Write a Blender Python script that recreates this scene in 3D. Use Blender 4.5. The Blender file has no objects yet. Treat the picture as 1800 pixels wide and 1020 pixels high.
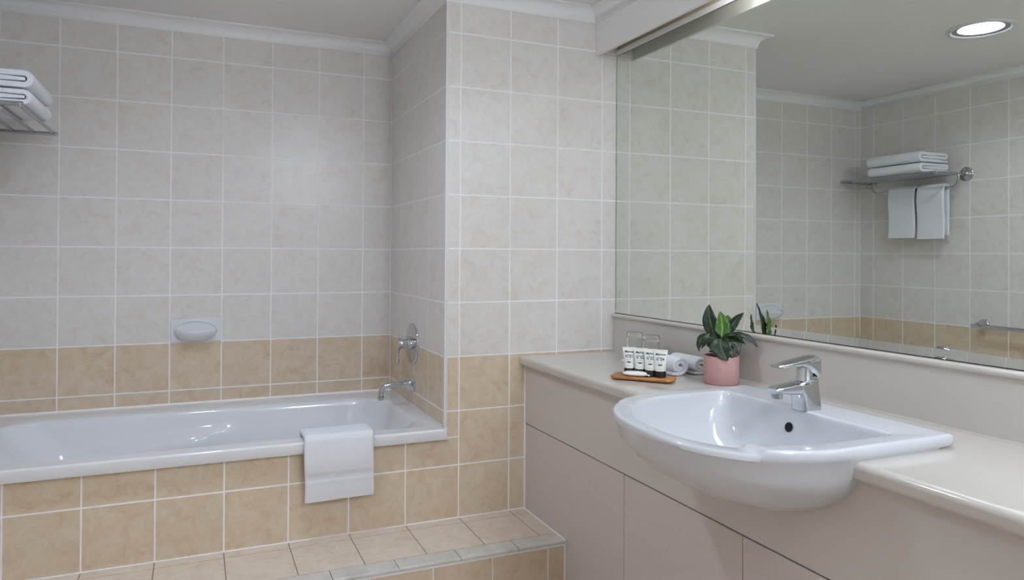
import bpy, math, random
from mathutils import Vector, Matrix, noise
random.seed(7)
S = bpy.context.scene
C = S.collection
PI = math.pi

# ------------------------------------------------------------------ camera
cam = bpy.data.cameras.new('camera')
cam_o = bpy.data.objects.new('camera', cam); C.objects.link(cam_o)
cam.sensor_fit = 'HORIZONTAL'; cam.sensor_width = 36.0
cam.lens = 1254.66 / 1800 * 36.0
cam.shift_x = (900 - 879.38) / 1800
cam.shift_y = (440.48 - 510) / 1800
cam.clip_start = 0.02
cam_o.matrix_world = Matrix((
    (0.92028456, -0.00787931, -0.39117035, -0.70778558),
    (-0.39120747, -0.00384143, -0.9202945, -2.4945138),
    (0.00574863, 0.99996158, -0.00661765, 0.37594161),
    (0, 0, 0, 1)))
S.camera = cam_o

# ------------------------------------------------------------------ world and exposure
W = bpy.data.worlds.new('world'); S.world = W; W.use_nodes = True
W.node_tree.nodes['Background'].inputs[0].default_value = (0.9, 0.95, 1.0, 1)
W.node_tree.nodes['Background'].inputs[1].default_value = 0.1
S.view_settings.view_transform = 'Standard'
S.view_settings.look = 'None'
S.view_settings.exposure = 0.17
S.view_settings.gamma = 1.0
S.view_settings.use_curve_mapping = False
LAMP_DOWN = 142.0      # emission of the ceiling downlights
FILL_GLOBE = 46.0      # emission of the unseen opal globe added as fill behind the camera
LAMP_TUBE = 36.0      # emission of the pelmet tube
DOOR_FILL = 1.0       # fill light added in the unseen doorway behind the camera (W)

# ------------------------------------------------------------------ measured layout (metres, z = 0 at the white/tan tile joint)
TW, TH = 0.2025, 0.2
YB = 0.803            # back wall
XR = 0.133            # tap wall of the pier
XM = 0.8634           # mirror face
XL = -1.465           # left wall
YREAR = -3.4
ZC = 1.362            # ceiling
ZCB = 1.310           # underside of cornice
ZS = -0.595           # top of tiled step
ZF = -0.80            # floor
ZT = -0.010           # counter top
ZRIM = -0.260         # bath rim
XV = 0.460            # vanity face

# ------------------------------------------------------------------ helpers
def tag(o, label=None, cat=None, group=None, kind=None):
    if label: o['label'] = label
    if cat: o['category'] = cat
    if group: o['group'] = group
    if kind: o['kind'] = kind
    return o

def empty(name, loc=(0, 0, 0), rz=0.0):
    o = bpy.data.objects.new(name, None); C.objects.link(o)
    o.location = loc; o.rotation_euler = (0, 0, rz); o.empty_display_size = 0.05
    return o

class MB:
    def __init__(self): self.v = []; self.f = []; self.uv = None
    def add(self, vs, fs):
        n = len(self.v); self.v += [tuple(p) for p in vs]
        self.f += [tuple(i + n for i in f) for f in fs]; return self
    def box(self, x0, x1, y0, y1, z0, z1):
        return self.add([(x0, y0, z0), (x1, y0, z0), (x1, y1, z0), (x0, y1, z0), (x0, y0, z1), (x1, y0, z1), (x1, y1, z1), (x0, y1, z1)],
                        [(0, 3, 2, 1), (4, 5, 6, 7), (0, 1, 5, 4), (1, 2, 6, 5), (2, 3, 7, 6), (3, 0, 4, 7)])
    def loft(self, loops, cap0=True, cap1=True, closed=True):
        n = len(loops[0]); vs = [p for l in loops for p in l]; fs = []
        for i in range(len(loops) - 1):
            for j in range(n if closed else n - 1):
                k = (j + 1) % n
                fs.append((i * n + j, i * n + k, (i + 1) * n + k, (i + 1) * n + j))
        if cap0: fs.append(tuple(range(n))[::-1])
        if cap1: fs.append(tuple(range((len(loops) - 1) * n, len(loops) * n)))
        return self.add(vs, fs)
    def tube(self, path, r, n=12, caps=True):
        P = [Vector(p) for p in path]; R = r if isinstance(r, (list, tuple)) else [r] * len(P)
        t0 = (P[1] - P[0]).normalized()
        u = t0.orthogonal().normalized(); loops = []
        for i, p in enumerate(P):
            a = P[max(0, i - 1)]; b = P[min(len(P) - 1, i + 1)]
            t = (b - a).normalized(); u = (u - t * u.dot(t)).normalized(); w = t.cross(u)
            loops.append([p + (u * math.cos(2 * PI * k / n) + w * math.sin(2 * PI * k / n)) * R[i] for k in range(n)])
        return self.loft(loops, caps, caps)
    def lathe(self, prof, c=(0, 0, 0), axis=(0, 0, 1), n=32, cap0=True, cap1=True):
        ax = Vector(axis).normalized(); u = ax.orthogonal().normalized(); w = ax.cross(u); c = Vector(c)
        return self.loft([[c + ax * h + (u * math.cos(2 * PI * k / n) + w * math.sin(2 * PI * k / n)) * r for k in range(n)] for r, h in prof], cap0, cap1)
    def extrude(self, poly, axis, a0, a1):
        """poly: 2D points; axis 'x','y','z' gives the extrusion direction"""
        def mk(p, a):
            return {'x': (a, p[0], p[1]), 'y': (p[0], a, p[1]), 'z': (p[0], p[1], a)}[axis]
        return self.loft([[mk(p, a0) for p in poly], [mk(p, a1) for p in poly]])
    def build(self, name, mat, parent=None, smooth=True, bevel=0.0, seg=2, sub=0, angle=40):
        me = bpy.data.meshes.new(name); me.from_pydata(self.v, [], self.f); me.validate()
        import bmesh
        bm = bmesh.new(); bm.from_mesh(me)
        bmesh.ops.recalc_face_normals(bm, faces=bm.faces); bm.to_mesh(me); bm.free()
        me.materials.append(mat)
        o = bpy.data.objects.new(name, me); C.objects.link(o)
        if parent: o.parent = parent
        if bevel:
            m = o.modifiers.new('bevel', 'BEVEL'); m.width = bevel; m.segments = seg; m.limit_method = 'ANGLE'; m.angle_limit = math.radians(30)
        if sub:
            m = o.modifiers.new('sub', 'SUBSURF'); m.levels = sub; m.render_levels = sub
        if smooth:
            for p in me.polygons: p.use_smooth = True
            try: me.set_sharp_from_angle(angle=math.radians(angle))
            except Exception: pass
        return o

def lerp(a, b, t): return a + (b - a) * t
def sstep(a, b, x):
    t = max(0.0, min(1.0, (x - a) / (b - a))); return t * t * (3 - 2 * t)
def bez(p0, p1, p2, n):
    p0, p1, p2 = Vector(p0), Vector(p1), Vector(p2)
    return [p0 * (1 - t) ** 2 + p1 * 2 * t * (1 - t) + p2 * t * t for t in [i / n for i in range(n + 1)]]
def arc(c, r, a0, a1, n):
    return [(c[0] + r * math.cos(math.radians(lerp(a0, a1, i / n))), c[1] + r * math.sin(math.radians(lerp(a0, a1, i / n)))) for i in range(n + 1)]

# ------------------------------------------------------------------ materials
def srgb(*c):
    return tuple(((x / 255) / 12.92 if x / 255 < 0.04045 else ((x / 255 + 0.055) / 1.055) ** 2.4) for x in c) + (1.0,)
def new_mat(name, col, rough=0.5, metal=0.0, spec=0.5, coat=0.0):
    m = bpy.data.materials.new(name); m.use_nodes = True
    b = m.node_tree.nodes['Principled BSDF']
    b.inputs['Base Color'].default_value = col; b.inputs['Roughness'].default_value = rough
    b.inputs['Metallic'].default_value = metal; b.inputs['Specular IOR Level'].default_value = spec
    b.inputs['Coat Weight'].default_value = coat; b.inputs['Coat Roughness'].default_value = 0.05
    return m
def nodes(m): return m.node_tree.nodes, m.node_tree.links, m.node_tree.nodes['Principled BSDF']
def noise_node(N, L, vec, scale, detail=4, rough=0.6, dist=0.0):
    n = N.new('ShaderNodeTexNoise'); n.inputs['Scale'].default_value = scale; n.inputs['Detail'].default_value = detail
    n.inputs['Roughness'].default_value = rough; n.inputs['Distortion'].default_value = dist
    if vec is not None: L.new(vec, n.inputs['Vector'])
    return n
def ramp(N, L, fac, stops):
    r = N.new('ShaderNodeValToRGB'); e = r.color_ramp.elements
    while len(e) < len(stops): e.new(0.5)
    for i, (p, c) in enumerate(stops): e[i].position = p; e[i].color = c
    L.new(fac, r.inputs[0]); return r
def mix(N, L, fac, a, b, mode='MIX'):
    x = N.new('ShaderNodeMix'); x.data_type = 'RGBA'; x.blend_type = mode
    for s, v in ((0, fac), (6, a), (7, b)):
        if hasattr(v, 'is_linked'): L.new(v, x.inputs[s])
        else: x.inputs[s].default_value = v
    return x.outputs[2]
def bump(N, L, b, h, strength, dist):
    n = N.new('ShaderNodeBump'); n.inputs['Strength'].default_value = strength; n.inputs['Distance'].default_value = dist
    L.new(h, n.inputs['Height']); L.new(n.outputs[0], b.inputs['Normal'])

def tile_mat(name, light, mid, dark, rough=0.28):
    m = new_mat(name, mid, rough, spec=0.4); N, L, b = nodes(m)
    tc = N.new('ShaderNodeTexCoord'); oi = N.new('ShaderNodeObjectInfo')
    sc = N.new('ShaderNodeVectorMath'); sc.operation = 'SCALE'; sc.inputs[0].default_value = (37.0, 61.0, 19.0); L.new(oi.outputs['Random'], sc.inputs['Scale'])
    ad = N.new('ShaderNodeVectorMath'); ad.operation = 'ADD'; L.new(tc.outputs['Object'], ad.inputs[0]); L.new(sc.outputs[0], ad.inputs[1])
    n1 = noise_node(N, L, ad.outputs[0], 17, 6, 0.66, 0.8)
    n2 = noise_node(N, L, ad.outputs[0], 60, 6, 0.72, 1.6)
    r1 = ramp(N, L, n1.outputs[0], [(0.34, light), (0.55, mid), (0.74, dark)])
    r2 = ramp(N, L, n2.outputs[0], [(0.50, (1, 1, 1, 1)), (0.72, (0.84, 0.80, 0.76, 1))])
    col = mix(N, L, 0.55, r1.outputs[0], r2.outputs[0], 'MULTIPLY')
    hs = N.new('ShaderNodeHueSaturation'); mp = N.new('ShaderNodeMapRange'); L.new(oi.outputs['Random'], mp.inputs[0]); mp.inputs[3].default_value = 0.985; mp.inputs[4].default_value = 1.015
    L.new(mp.outputs[0], hs.inputs['Value']); L.new(col, hs.inputs['Color']); L.new(hs.outputs[0], b.inputs['Base Color'])
    bump(N, L, b, n1.outputs[0], 0.06, 0.002)
    return m
M = {}
M['tile_white'] = tile_mat('ivory_wall_tile', srgb(232, 228, 223), srgb(229, 223, 216), srgb(221, 209, 198))
M['tile_tan'] = tile_mat('tan_wall_tile', srgb(224, 207, 184), srgb(217, 196, 169), srgb(205, 178, 146))
M['tile_step'] = tile_mat('peach_step_tile', srgb(228, 215, 199), srgb(221, 205, 187), srgb(207, 187, 166), 0.4)
M['tile_nose'] = tile_mat('grey_nosing_tile', srgb(218, 214, 206), srgb(208, 203, 194), srgb(194, 188, 178), 0.4)
M['tile_floor'] = tile_mat('taupe_floor_tile', srgb(216, 201, 184), srgb(208, 191, 172), srgb(192, 172, 152), 0.4)
M['grout'] = new_mat('white_grout', srgb(250, 249, 248), 0.85)
M['grout_floor'] = new_mat('taupe_floor_grout', srgb(150, 134, 118), 0.9)
M['paint'] = new_mat('white_ceiling_paint', srgb(246, 244, 241), 0.7)
M['cornice'] = new_mat('white_gloss_cornice_paint', srgb(247, 246, 244), 0.45)
M['trimw'] = new_mat('white_edge_trim', srgb(222, 221, 220), 0.4)
M['chrome'] = new_mat('polished_chrome', (0.58, 0.60, 0.62, 1), 0.05, 1.0)
M['chrome_dull'] = new_mat('satin_chrome', (0.42, 0.43, 0.45, 1), 0.25, 1.0)
M['porcelain'] = new_mat('white_porcelain', srgb(213, 214, 218), 0.09, coat=0.3)
M['acrylic'] = new_mat('white_acrylic', srgb(236, 236, 238), 0.12, coat=0.2)
M['counter'] = new_mat('cream_gloss_laminate', srgb(204, 197, 188), 0.14, coat=0.3)
M['fascia'] = new_mat('cream_satin_laminate', srgb(207, 199, 191), 0.28)
M['splash'] = new_mat('cream_splashback_laminate', srgb(208, 201, 193), 0.3)
M['dark_gap'] = new_mat('dark_shadow_gap', srgb(74, 56, 44), 0.8)
m = new_mat('pink_grey_textured_laminate', srgb(215, 201, 193), 0.42); N, L, b = nodes(m)
tc = N.new('ShaderNodeTexCoord'); n1 = noise_node(N, L, tc.outputs['Object'], 260, 3); n2 = noise_node(N, L, tc.outputs['Object'], 900, 1)
r = ramp(N, L, n1.outputs[0], [(0.35, srgb(203, 191, 184)), (0.65, srgb(214, 204, 199))])
sp = ramp(N, L, n2.outputs[0], [(0.24, (0.62, 0.55, 0.5, 1)), (0.30, (1, 1, 1, 1))])
L.new(mix(N, L, 0.5, r.outputs[0], sp.outputs[0], 'MULTIPLY'), b.inputs['Base Color']); bump(N, L, b, n1.outputs[0], 0.15, 0.001); M['panel'] = m
M['mirror'] = new_mat('green_tinted_mirror_glass', (0.775, 0.805, 0.757, 1), 0.0, 1.0)
M['black'] = new_mat('black_edge', (0.02, 0.02, 0.02, 1), 0.5)
M['hole'] = new_mat('dark_hole', (0.004, 0.004, 0.004, 1), 0.8)
def terry(name, col):
    m = new_mat(name, col, 0.95, spec=0.1); N, L, b = nodes(m); b.inputs['Sheen Weight'].default_value = 0.3
    tc = N.new('ShaderNodeTexCoord'); n1 = noise_node(N, L, tc.outputs['Object'], 420, 3, 0.7); n2 = noise_node(N, L, tc.outputs['Object'], 60, 3)
    ad = N.new('ShaderNodeMath'); ad.operation = 'ADD'; L.new(n1.outputs[0], ad.inputs[0]); L.new(n2.outputs[0], ad.inputs[1])
    bump(N, L, b, ad.outputs[0], 0.55, 0.0025); return m
M['terry'] = terry('white_terry_cotton', srgb(240, 240, 244))
M['band'] = new_mat('white_woven_band', srgb(238, 238, 242), 0.85)
m = new_mat('dusty_pink_concrete', srgb(196, 156, 150), 0.75); N, L, b = nodes(m)
tc = N.new('ShaderNodeTexCoord'); n1 = noise_node(N, L, tc.outputs['Object'], 25, 5); vo = N.new('ShaderNodeTexVoronoi'); vo.inputs['Scale'].default_value = 130; L.new(tc.outputs['Object'], vo.inputs['Vector'])
r = ramp(N, L, n1.outputs[0], [(0.3, srgb(190, 146, 141)), (0.7, srgb(203, 163, 157))]); sp = ramp(N, L, vo.outputs['Distance'], [(0.10, (0.72, 0.66, 0.66, 1)), (0.17, (1, 1, 1, 1))])
L.new(mix(N, L, 0.6, r.outputs[0], sp.outputs[0], 'MULTIPLY'), b.inputs['Base Color']); bump(N, L, b, n1.outputs[0], 0.2, 0.001); M['pot'] = m
m = new_mat('dark_soil', srgb(38, 28, 22), 0.95); N, L, b = nodes(m); n1 = noise_node(N, L, None, 60, 5); bump(N, L, b, n1.outputs[0], 1.0, 0.006); M['soil'] = m
def leaf_mat(name, c1, c2, rib):
    m = new_mat(name, c1, 0.32, spec=0.5); N, L, b = nodes(m)
    uv = N.new('ShaderNodeUVMap'); sx = N.new('ShaderNodeSeparateXYZ'); L.new(uv.outputs[0], sx.inputs[0])
    a = N.new('ShaderNodeMath'); a.operation = 'SUBTRACT'; L.new(sx.outputs[0], a.inputs[0]); a.inputs[1].default_value = 0.5
    ab = N.new('ShaderNodeMath'); ab.operation = 'ABSOLUTE'; L.new(a.outputs[0], ab.inputs[0])
    ml = N.new('ShaderNodeMath'); ml.operation = 'MULTIPLY_ADD'; L.new(ab.outputs[0], ml.inputs[0]); ml.inputs[1].default_value = -1.1; L.new(sx.outputs[1], ml.inputs[2])
    wv = N.new('ShaderNodeMath'); wv.operation = 'MULTIPLY'; L.new(ml.outputs[0], wv.inputs[0]); wv.inputs[1].default_value = 62.0
    sn = N.new('ShaderNodeMath'); sn.operation = 'SINE'; L.new(wv.outputs[0], sn.inputs[0])
    r1 = ramp(N, L, sn.outputs[0], [(0.55, c1), (1.0, c2)])
    r2 = ramp(N, L, ab.outputs[0], [(0.015, (1, 1, 1, 1)), (0.05, (0, 0, 0, 1))])
    L.new(mix(N, L, r2.outputs[0], r1.outputs[0], rib), b.inputs['Base Color']); bump(N, L, b, sn.outputs[0], 0.2, 0.001)
    b.inputs['Subsurface Weight'].default_value = 0.0
    return m
M['leaf'] = leaf_mat('dark_green_leaf', srgb(24, 42, 26), srgb(37, 62, 34), srgb(88, 112, 62))
M['leaf_bright'] = leaf_mat('fresh_green_leaf', srgb(58, 102, 24), srgb(84, 130, 36), srgb(148, 170, 84))
M['stem'] = new_mat('green_stem', srgb(110, 140, 80), 0.5)
m = new_mat('warm_bamboo_wood', srgb(176, 118, 66), 0.45); N, L, b = nodes(m)
tc = N.new('ShaderNodeTexCoord'); mp = N.new('ShaderNodeMapping'); mp.inputs['Scale'].default_value = (6, 60, 40); L.new(tc.outputs['Object'], mp.inputs[0])
n1 = noise_node(N, L, mp.outputs[0], 1.6, 5, 0.6, 0.8); r = ramp(N, L, n1.outputs[0], [(0.3, srgb(140, 86, 44)), (0.55, srgb(178, 120, 68)), (0.75, srgb(201, 147, 92))]); L.new(r.outputs[0], b.inputs['Base Color']); M['wood'] = m
M['tube_white'] = new_mat('white_plastic_tube', srgb(240, 240, 232), 0.3)
M['cap'] = new_mat('black_plastic_cap', (0.012, 0.012, 0.014, 1), 0.3)
M['ink'] = new_mat('navy_print', srgb(40, 46, 66), 0.5)
M['ink_grey'] = new_mat('grey_print', srgb(150, 150, 158), 0.5)
M['wrap'] = new_mat('white_paper_wrapper', srgb(242, 240, 234), 0.4)
m = new_mat('clear_glass', (0.96, 0.98, 0.97, 1), 0.0); nodes(m)[2].inputs['Transmission Weight'].default_value = 1.0; nodes(m)[2].inputs['IOR'].default_value = 1.45; M['glass'] = m
def emis(name, col, s):
    m = new_mat(name, (0.9, 0.9, 0.9, 1), 0.5); b = nodes(m)[2]
    b.inputs['Emission Color'].default_value = col; b.inputs['Emission Strength'].default_value = s; return m
M['lamp'] = emis('cool_lamp_glow', (0.73, 0.835, 1.0, 1), LAMP_DOWN)
M['tubelamp'] = emis('fluorescent_glow', (0.80, 0.88, 1.0, 1), LAMP_TUBE)
M['fill_globe'] = emis('added_globe_fill_glow', (0.745, 0.845, 1.0, 1), FILL_GLOBE)
M['plaster'] = new_mat('pale_wall_paint', srgb(226, 220, 212), 0.7)
M['pelmet_shade'] = new_mat('beige_painted_shade', srgb(196, 180, 156), 0.6)  # beige puts the shade above the mirror into the colour
M['door'] = new_mat('white_door_paint', srgb(232, 230, 226), 0.4)

# ------------------------------------------------------------------ room shell
def struct(name, mb, mat, **k):
    return tag(mb.build(name, mat, smooth=k.pop('smooth', False), **k), kind='structure')

TILE_MESH = {}
GAP = 0.0048
def tile_mesh(w, h, t, mat):
    key = (round(w, 4), round(h, 4), mat.name)
    if key in TILE_MESH: return TILE_MESH[key]
    c = 0.0004; a, b = w / 2, h / 2
    vs = [(x * a, y * b, -t) for x, y in ((-1, -1), (1, -1), (1, 1), (-1, 1))]
    vs += [(x * a, y * b, -c) for x, y in ((-1, -1), (1, -1), (1, 1), (-1, 1))]
    vs += [(x * (a - c), y * (b - c), 0) for x, y in ((-1, -1), (1, -1), (1, 1), (-1, 1))]
    fs = [(8, 9, 10, 11)]
    for i in range(4):
        k = (i + 1) % 4; fs += [(i, k, 4 + k, 4 + i), (4 + i, 4 + k, 8 + k, 8 + i)]
    me = bpy.data.meshes.new('tile'); me.from_pydata(vs, [], fs); me.materials.append(mat); me.update()
    TILE_MESH[key] = me; return me
def tiles(parent, name, org, u, v, ul, vl, matf, gap=GAP, skip=None):
    """tiles between successive grid lines ul (along u) and vl (along v) on the plane through org"""
    org, u, v = Vector(org), Vector(u), Vector(v); n = u.cross(v)
    for i in range(len(ul) - 1):
        for j in range(len(vl) - 1):
            w = ul[i + 1] - ul[i] - gap; h = vl[j + 1] - vl[j] - gap
            if w < 0.006 or h < 0.006: continue
            cu, cv = (ul[i] + ul[i + 1]) / 2, (vl[j] + vl[j + 1]) / 2
            if skip and skip(cu, cv): continue
            me = tile_mesh(w, h, 0.006, matf(cu, cv))
            o = bpy.data.objects.new(name, me); C.objects.link(o); o.parent = parent
            p = org + u * cu + v * cv + n * random.uniform(-0.0001, 0.0001)
            tl = Matrix.Rotation(random.uniform(-0.0010, 0.0010), 3, 'X') @ Matrix.Rotation(random.uniform(-0.0010, 0.0010), 3, 'Y')
            R3 = Matrix((u, v, n)).transposed() @ tl
            o.matrix_world = Matrix.Translation(p) @ R3.to_4x4()
wt = lambda cu, cv: M['tile_white'] if cv > 0 else M['tile_tan']
ROWS = [TH * k for k in range(0, 7)]
G = 0.0004   # grout sits this far behind the tile faces

wall_back = struct('wall_back', MB().box(XL - 0.1, XR + 0.75, YB + G, YB + 0.12, ZF, ZC + 0.1), M['grout'])
tiles(wall_back, 'wall_tile', (0, YB, 0), (1, 0, 0), (0, 0, 1), [XL] + [TW * k for k in range(-7, 1)] + [XR], [ZRIM + 0.004, -TH] + ROWS + [ZCB + 0.01], wt)

XP = [XR + 0.008] + [0.190 + TW * k for k in range(0, 4)] + [XM + 0.004]
wall_pier = struct('wall_pier', MB().box(XR + G, XM + 0.12, G, YB + 0.05, ZF, ZC + 0.1), M['grout'])
tiles(wall_pier, 'wall_tile', (0, 0, 0), (1, 0, 0), (0, 0, 1), XP, [-TH] + ROWS + [ZCB + 0.01], wt)
XPL = [0.190, 0.190 + TW, XV + 0.004]
tiles(wall_pier, 'wall_tile', (0, 0, 0), (1, 0, 0), (0, 0, 1), XPL, [ZS, -2 * TH, -TH], wt)
tiles(wall_pier, 'wall_tile', (XR, 0, 0), (0, -1, 0), (0, 0, 1), [-YB, -0.6128, -0.4103, -0.2078, -0.008], [ZRIM + 0.004, -TH] + ROWS + [ZCB + 0.01], wt)

wall_apron = struct('wall_apron', MB().box(XL, XR + 0.0005, G, 0.05, ZF, -0.298), M['grout'])
tiles(wall_apron, 'apron_tile', (0, 0, 0), (1, 0, 0), (0, 0, 1), [XL] + [0.190 + TW * k for k in range(-8, 1)], [ZS, -2 * TH, -0.296], wt)
tiles(wall_apron, 'apron_tile', (0, 0, 0), (1, 0, 0), (0, 0, 1), [XR + 0.008, 0.190], [-0.2960, -TH], wt)

wall_left = struct('wall_left', MB().box(XL - 0.12, XL - G, YREAR, YB + 0.1, ZF, ZC + 0.1), M['grout'])
tiles(wall_left, 'wall_tile', (XL, 0, 0), (0, 1, 0), (0, 0, 1), [YREAR] + [0.7058 - TW * k for k in range(20, -1, -1)] + [YB], [-2 * TH, -TH] + ROWS + [ZCB + 0.01], wt,
      skip=lambda cu, cv: cv < -0.2 and cu > 0)
wall_right = struct('wall_right', MB().box(XM + 0.008, XM + 0.12, YREAR, 0.0, ZF, ZC + 0.1), M['plaster'])

# rear wall behind the camera, with an invented open doorway and a door frame
mb = MB(); mb.box(XL, -0.95, YREAR - 0.1, YREAR, ZF, ZC + 0.1); mb.box(-0.1, XM + 0.1, YREAR - 0.1, YREAR, ZF, ZC + 0.1); mb.box(-0.95, -0.1, YREAR - 0.1, YREAR, 1.25, ZC + 0.1)
struct('wall_rear', mb, M['plaster'])
mb = MB(); mb.box(-0.99, -0.94, YREAR - 0.11, YREAR + 0.015, ZF, 1.29); mb.box(-0.11, -0.06, YREAR - 0.11, YREAR + 0.015, ZF, 1.29); mb.box(-0.99, -0.06, YREAR - 0.11, YREAR + 0.015, 1.24, 1.29)
struct('door_1', mb, M['door'])

fl = struct('floor', MB().box(XL - 0.1, XM + 0.1, YREAR - 0.1, 0.05, ZF - 0.1, ZF), M['grout_floor'])
tiles(fl, 'floor_tile', (0, 0, ZF + 0.002), (1, 0, 0), (0, 1, 0), [XL] + [0.190 + TW * k for k in range(-8, 2)] + [XV], [-0.33 - TW * k for k in range(14, -1, -1)], lambda a, b: M['tile_floor'], 0.004)
DL = [(-0.655, -0.485)]      # recessed downlight positions
mb = MB(); h_ = 0.088; ys = [YREAR - 0.1] + [v for d_ in sorted(DL, key=lambda q: q[1]) for v in (d_[1] - h_, d_[1] + h_)] + [YB + 0.1]
for i in range(len(ys) - 1):
    if i % 2 == 0: mb.box(XL - 0.1, XM + 0.1, ys[i], ys[i + 1], ZC, ZC + 0.1)
    else: mb.box(XL - 0.1, DL[0][0] - h_, ys[i], ys[i + 1], ZC, ZC + 0.1); mb.box(DL[0][0] + h_, XM + 0.1, ys[i], ys[i + 1], ZC, ZC + 0.1)
mb.box(XL - 0.1, XM + 0.1, YREAR - 0.1, YB + 0.1, ZC + 0.1, ZC + 0.12)
struct('ceiling', mb, M['paint'])

# raised step in front of the bath
step = struct('floor_step', MB().box(XL, XV - 0.001, -0.3328, 0.0, ZF, ZS - 0.004), M['grout'])
MB().box(XL, XV - 0.001, -0.330, 0.0, ZS - 0.004, ZS - 0.0012).build('joint_bed', M['grout_floor'], step, False)
MB().box(XL, XV - 0.001, -0.0055, 0.0, ZS - 0.003, ZS + 0.0012).build('sealant', M['grout'], step, False)
XS = [XL] + [0.190 + TW * k for k in range(-8, 2)] + [XV - 0.002]
tiles(step, 'step_tile', (0, 0, ZS), (1, 0, 0), (0, 1, 0), XS, [-0.268, -0.052, -0.002], lambda a, b: M['tile_step'], 0.0036)
XN = [XL] + [0.0785 + TW * k for k in range(-7, 2)] + [XV - 0.002]
for i in range(len(XN) - 1):
    x0, x1 = XN[i] + 0.0016, XN[i + 1] - 0.0016
    prof = [(-0.2695, ZS - 0.006), (-0.2695, ZS), (-0.328, ZS + 0.0005)] + [(-0.3315 - 0.006 * math.sin(math.radians(a)), ZS - 0.0055 + 0.006 * math.cos(math.radians(a))) for a in range(10, 91, 16)] + [(-0.3375, ZS - 0.0115), (-0.333, ZS - 0.0125)]
    MB().extrude(prof, 'x', x0, x1).build('nosing_tile', M['tile_nose'], step)
tiles(step, 'riser_tile', (0, -0.334, 0), (1, 0, 0), (0, 0, 1), XS, [ZF, ZS - 0.0160], lambda a, b: M['tile_tan'], 0.0045)
MB().box(XL, XV - 0.002, -0.3352, -0.332, ZS - 0.0185, ZS - 0.0126).build('grout_line', M['grout'], step, False)
MB().box(XV - 0.007, XV - 0.0005, -0.336, -0.003, ZF, ZS + 0.001).build('sealant', M['grout'], step, False)

# pier edge bead, sealant beads
struct('trim_1', MB().loft([[(XR + 0.008 + x, 0.008 + y, z) for x, y in [(-0.0085, -0.0005), (-0.0083, -0.0050), (-0.0050, -0.0083), (-0.0005, -0.0085), (0.0012, -0.0085), (0.0012, 0.003), (-0.006, 0.003), (-0.0085, 0.0012)]] for z in (ZRIM + 0.001, ZCB + 0.02)]), M['trimw'], smooth=True)
struct('trim_2', MB().box(XV - 0.004, XV + 0.002, -0.0035, 0.0, ZS, -0.045), M['grout'])
struct('trim_3', MB().loft([[(XL, YB, ZRIM), (XL, YB - 0.007, ZRIM), (XL, YB, ZRIM + 0.007)], [(XR, YB, ZRIM), (XR, YB - 0.007, ZRIM), (XR, YB, ZRIM + 0.007)]]), M['grout'])

# cornices: cove profile (offset from wall, height)
def cove():
    d = ZC - ZCB
    p = [(0.0, 0.0), (0.004, 0.0), (0.0045, 0.004)]
    for i in range(9):
        a = math.radians(lerp(0, 90, i / 8)); p.append((d * 0.92 - d * 0.80 * math.cos(a) + 0.0, 0.005 + (d - 0.012) * math.sin(a)))
    p += [(d * 0.97, d - 0.006), (d * 1.02, d - 0.006), (d * 1.03, d), (0.0, d)]
    return p
def cornice(name, a, b, nrm, m0, m1):
    """run from a to b along a wall whose room-side normal is nrm; m0/m1: +1 outside mitre, -1 inside mitre, 0 square"""
    a, b, nrm = Vector(a), Vector(b), Vector(nrm); t = (b - a).normalized(); loops = []
    for p, s, sg in ((a, m0, -1), (b, m1, 1)):
        loops.append([p + nrm * o + t * (sg * s * o) + Vector((0, 0, ZCB + h)) for o, h in cove()])
    return struct(name, MB().loft(loops), M['cornice'], smooth=True, angle=50)
cornice('trim_4', (XL, YB, 0), (XR, YB, 0), (0, -1, 0), -1, -1)
cornice('trim_5', (XR, YB, 0), (XR, 0, 0), (-1, 0, 0), -1, 1)
XPF = 0.765
cornice('trim_6', (XR, 0, 0), (XPF, 0, 0), (0, -1, 0), 1, -1)
cornice('trim_7', (XL, YREAR, 0), (XL, YB, 0), (1, 0, 0), 0, -1)
cornice('trim_8', (XPF, 0, 0), (XPF, YREAR, 0), (-1, 0, 0), -1, 0)

# ------------------------------------------------------------------ bathtub
def rrect(x0, x1, y0, y1, r, z, n=8, ne=14):
    pts = []
    def seg(a, b): return [(lerp(a[0], b[0], i / ne), lerp(a[1], b[1], i / ne)) for i in range(1, ne)]
    cs = [((x1 - r, y0 + r), -90), ((x1 - r, y1 - r), 0), ((x0 + r, y1 - r), 90), ((x0 + r, y0 + r), 180)]
    arcs = [arc(c, r, a, a + 90, n) for c, a in cs]
    for i in range(4):
        pts += arcs[i]; pts += seg(arcs[i][-1], arcs[(i + 1) % 4][0])
    return [(x, y, z) for x, y in pts]
tub = empty('bathtub', (-0.666, 0.4, ZS)); tag(tub, 'long white built-in bathtub with flat rim set behind the tan tiled apron', 'bathtub')
def tubpart(mb, name, mat, **k):
    for i, p in enumerate(mb.v): mb.v[i] = (p[0] + 0.666, p[1] - 0.4, p[2] - ZS)
    return mb.build(name, mat, tub, **k)
loops = []
ox0, ox1, oy0, oy1 = XL + 0.002, XR - 0.002, 0.004, YB - 0.002
NE = 40
def RR(x0, x1, y0, y1, r, z): return rrect(x0, x1, y0, y1, r, z, 10, NE)
loops.append(RR(ox0, ox1, oy0, oy1, 0.002, ZRIM - 0.03))
loops.append(RR(ox0, ox1, oy0, oy1, 0.002, ZRIM))
loops.append(RR(ox0 + 0.03, ox1 - 0.02, oy0 + 0.02, oy1 - 0.04, 0.02, ZRIM + 0.0005))
loops.append(RR(-1.375, 0.075, 0.052, 0.668, 0.13, ZRIM - 0.0005))
loops.append(RR(-1.366, 0.066, 0.060, 0.660, 0.13, ZRIM - 0.004))
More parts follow.
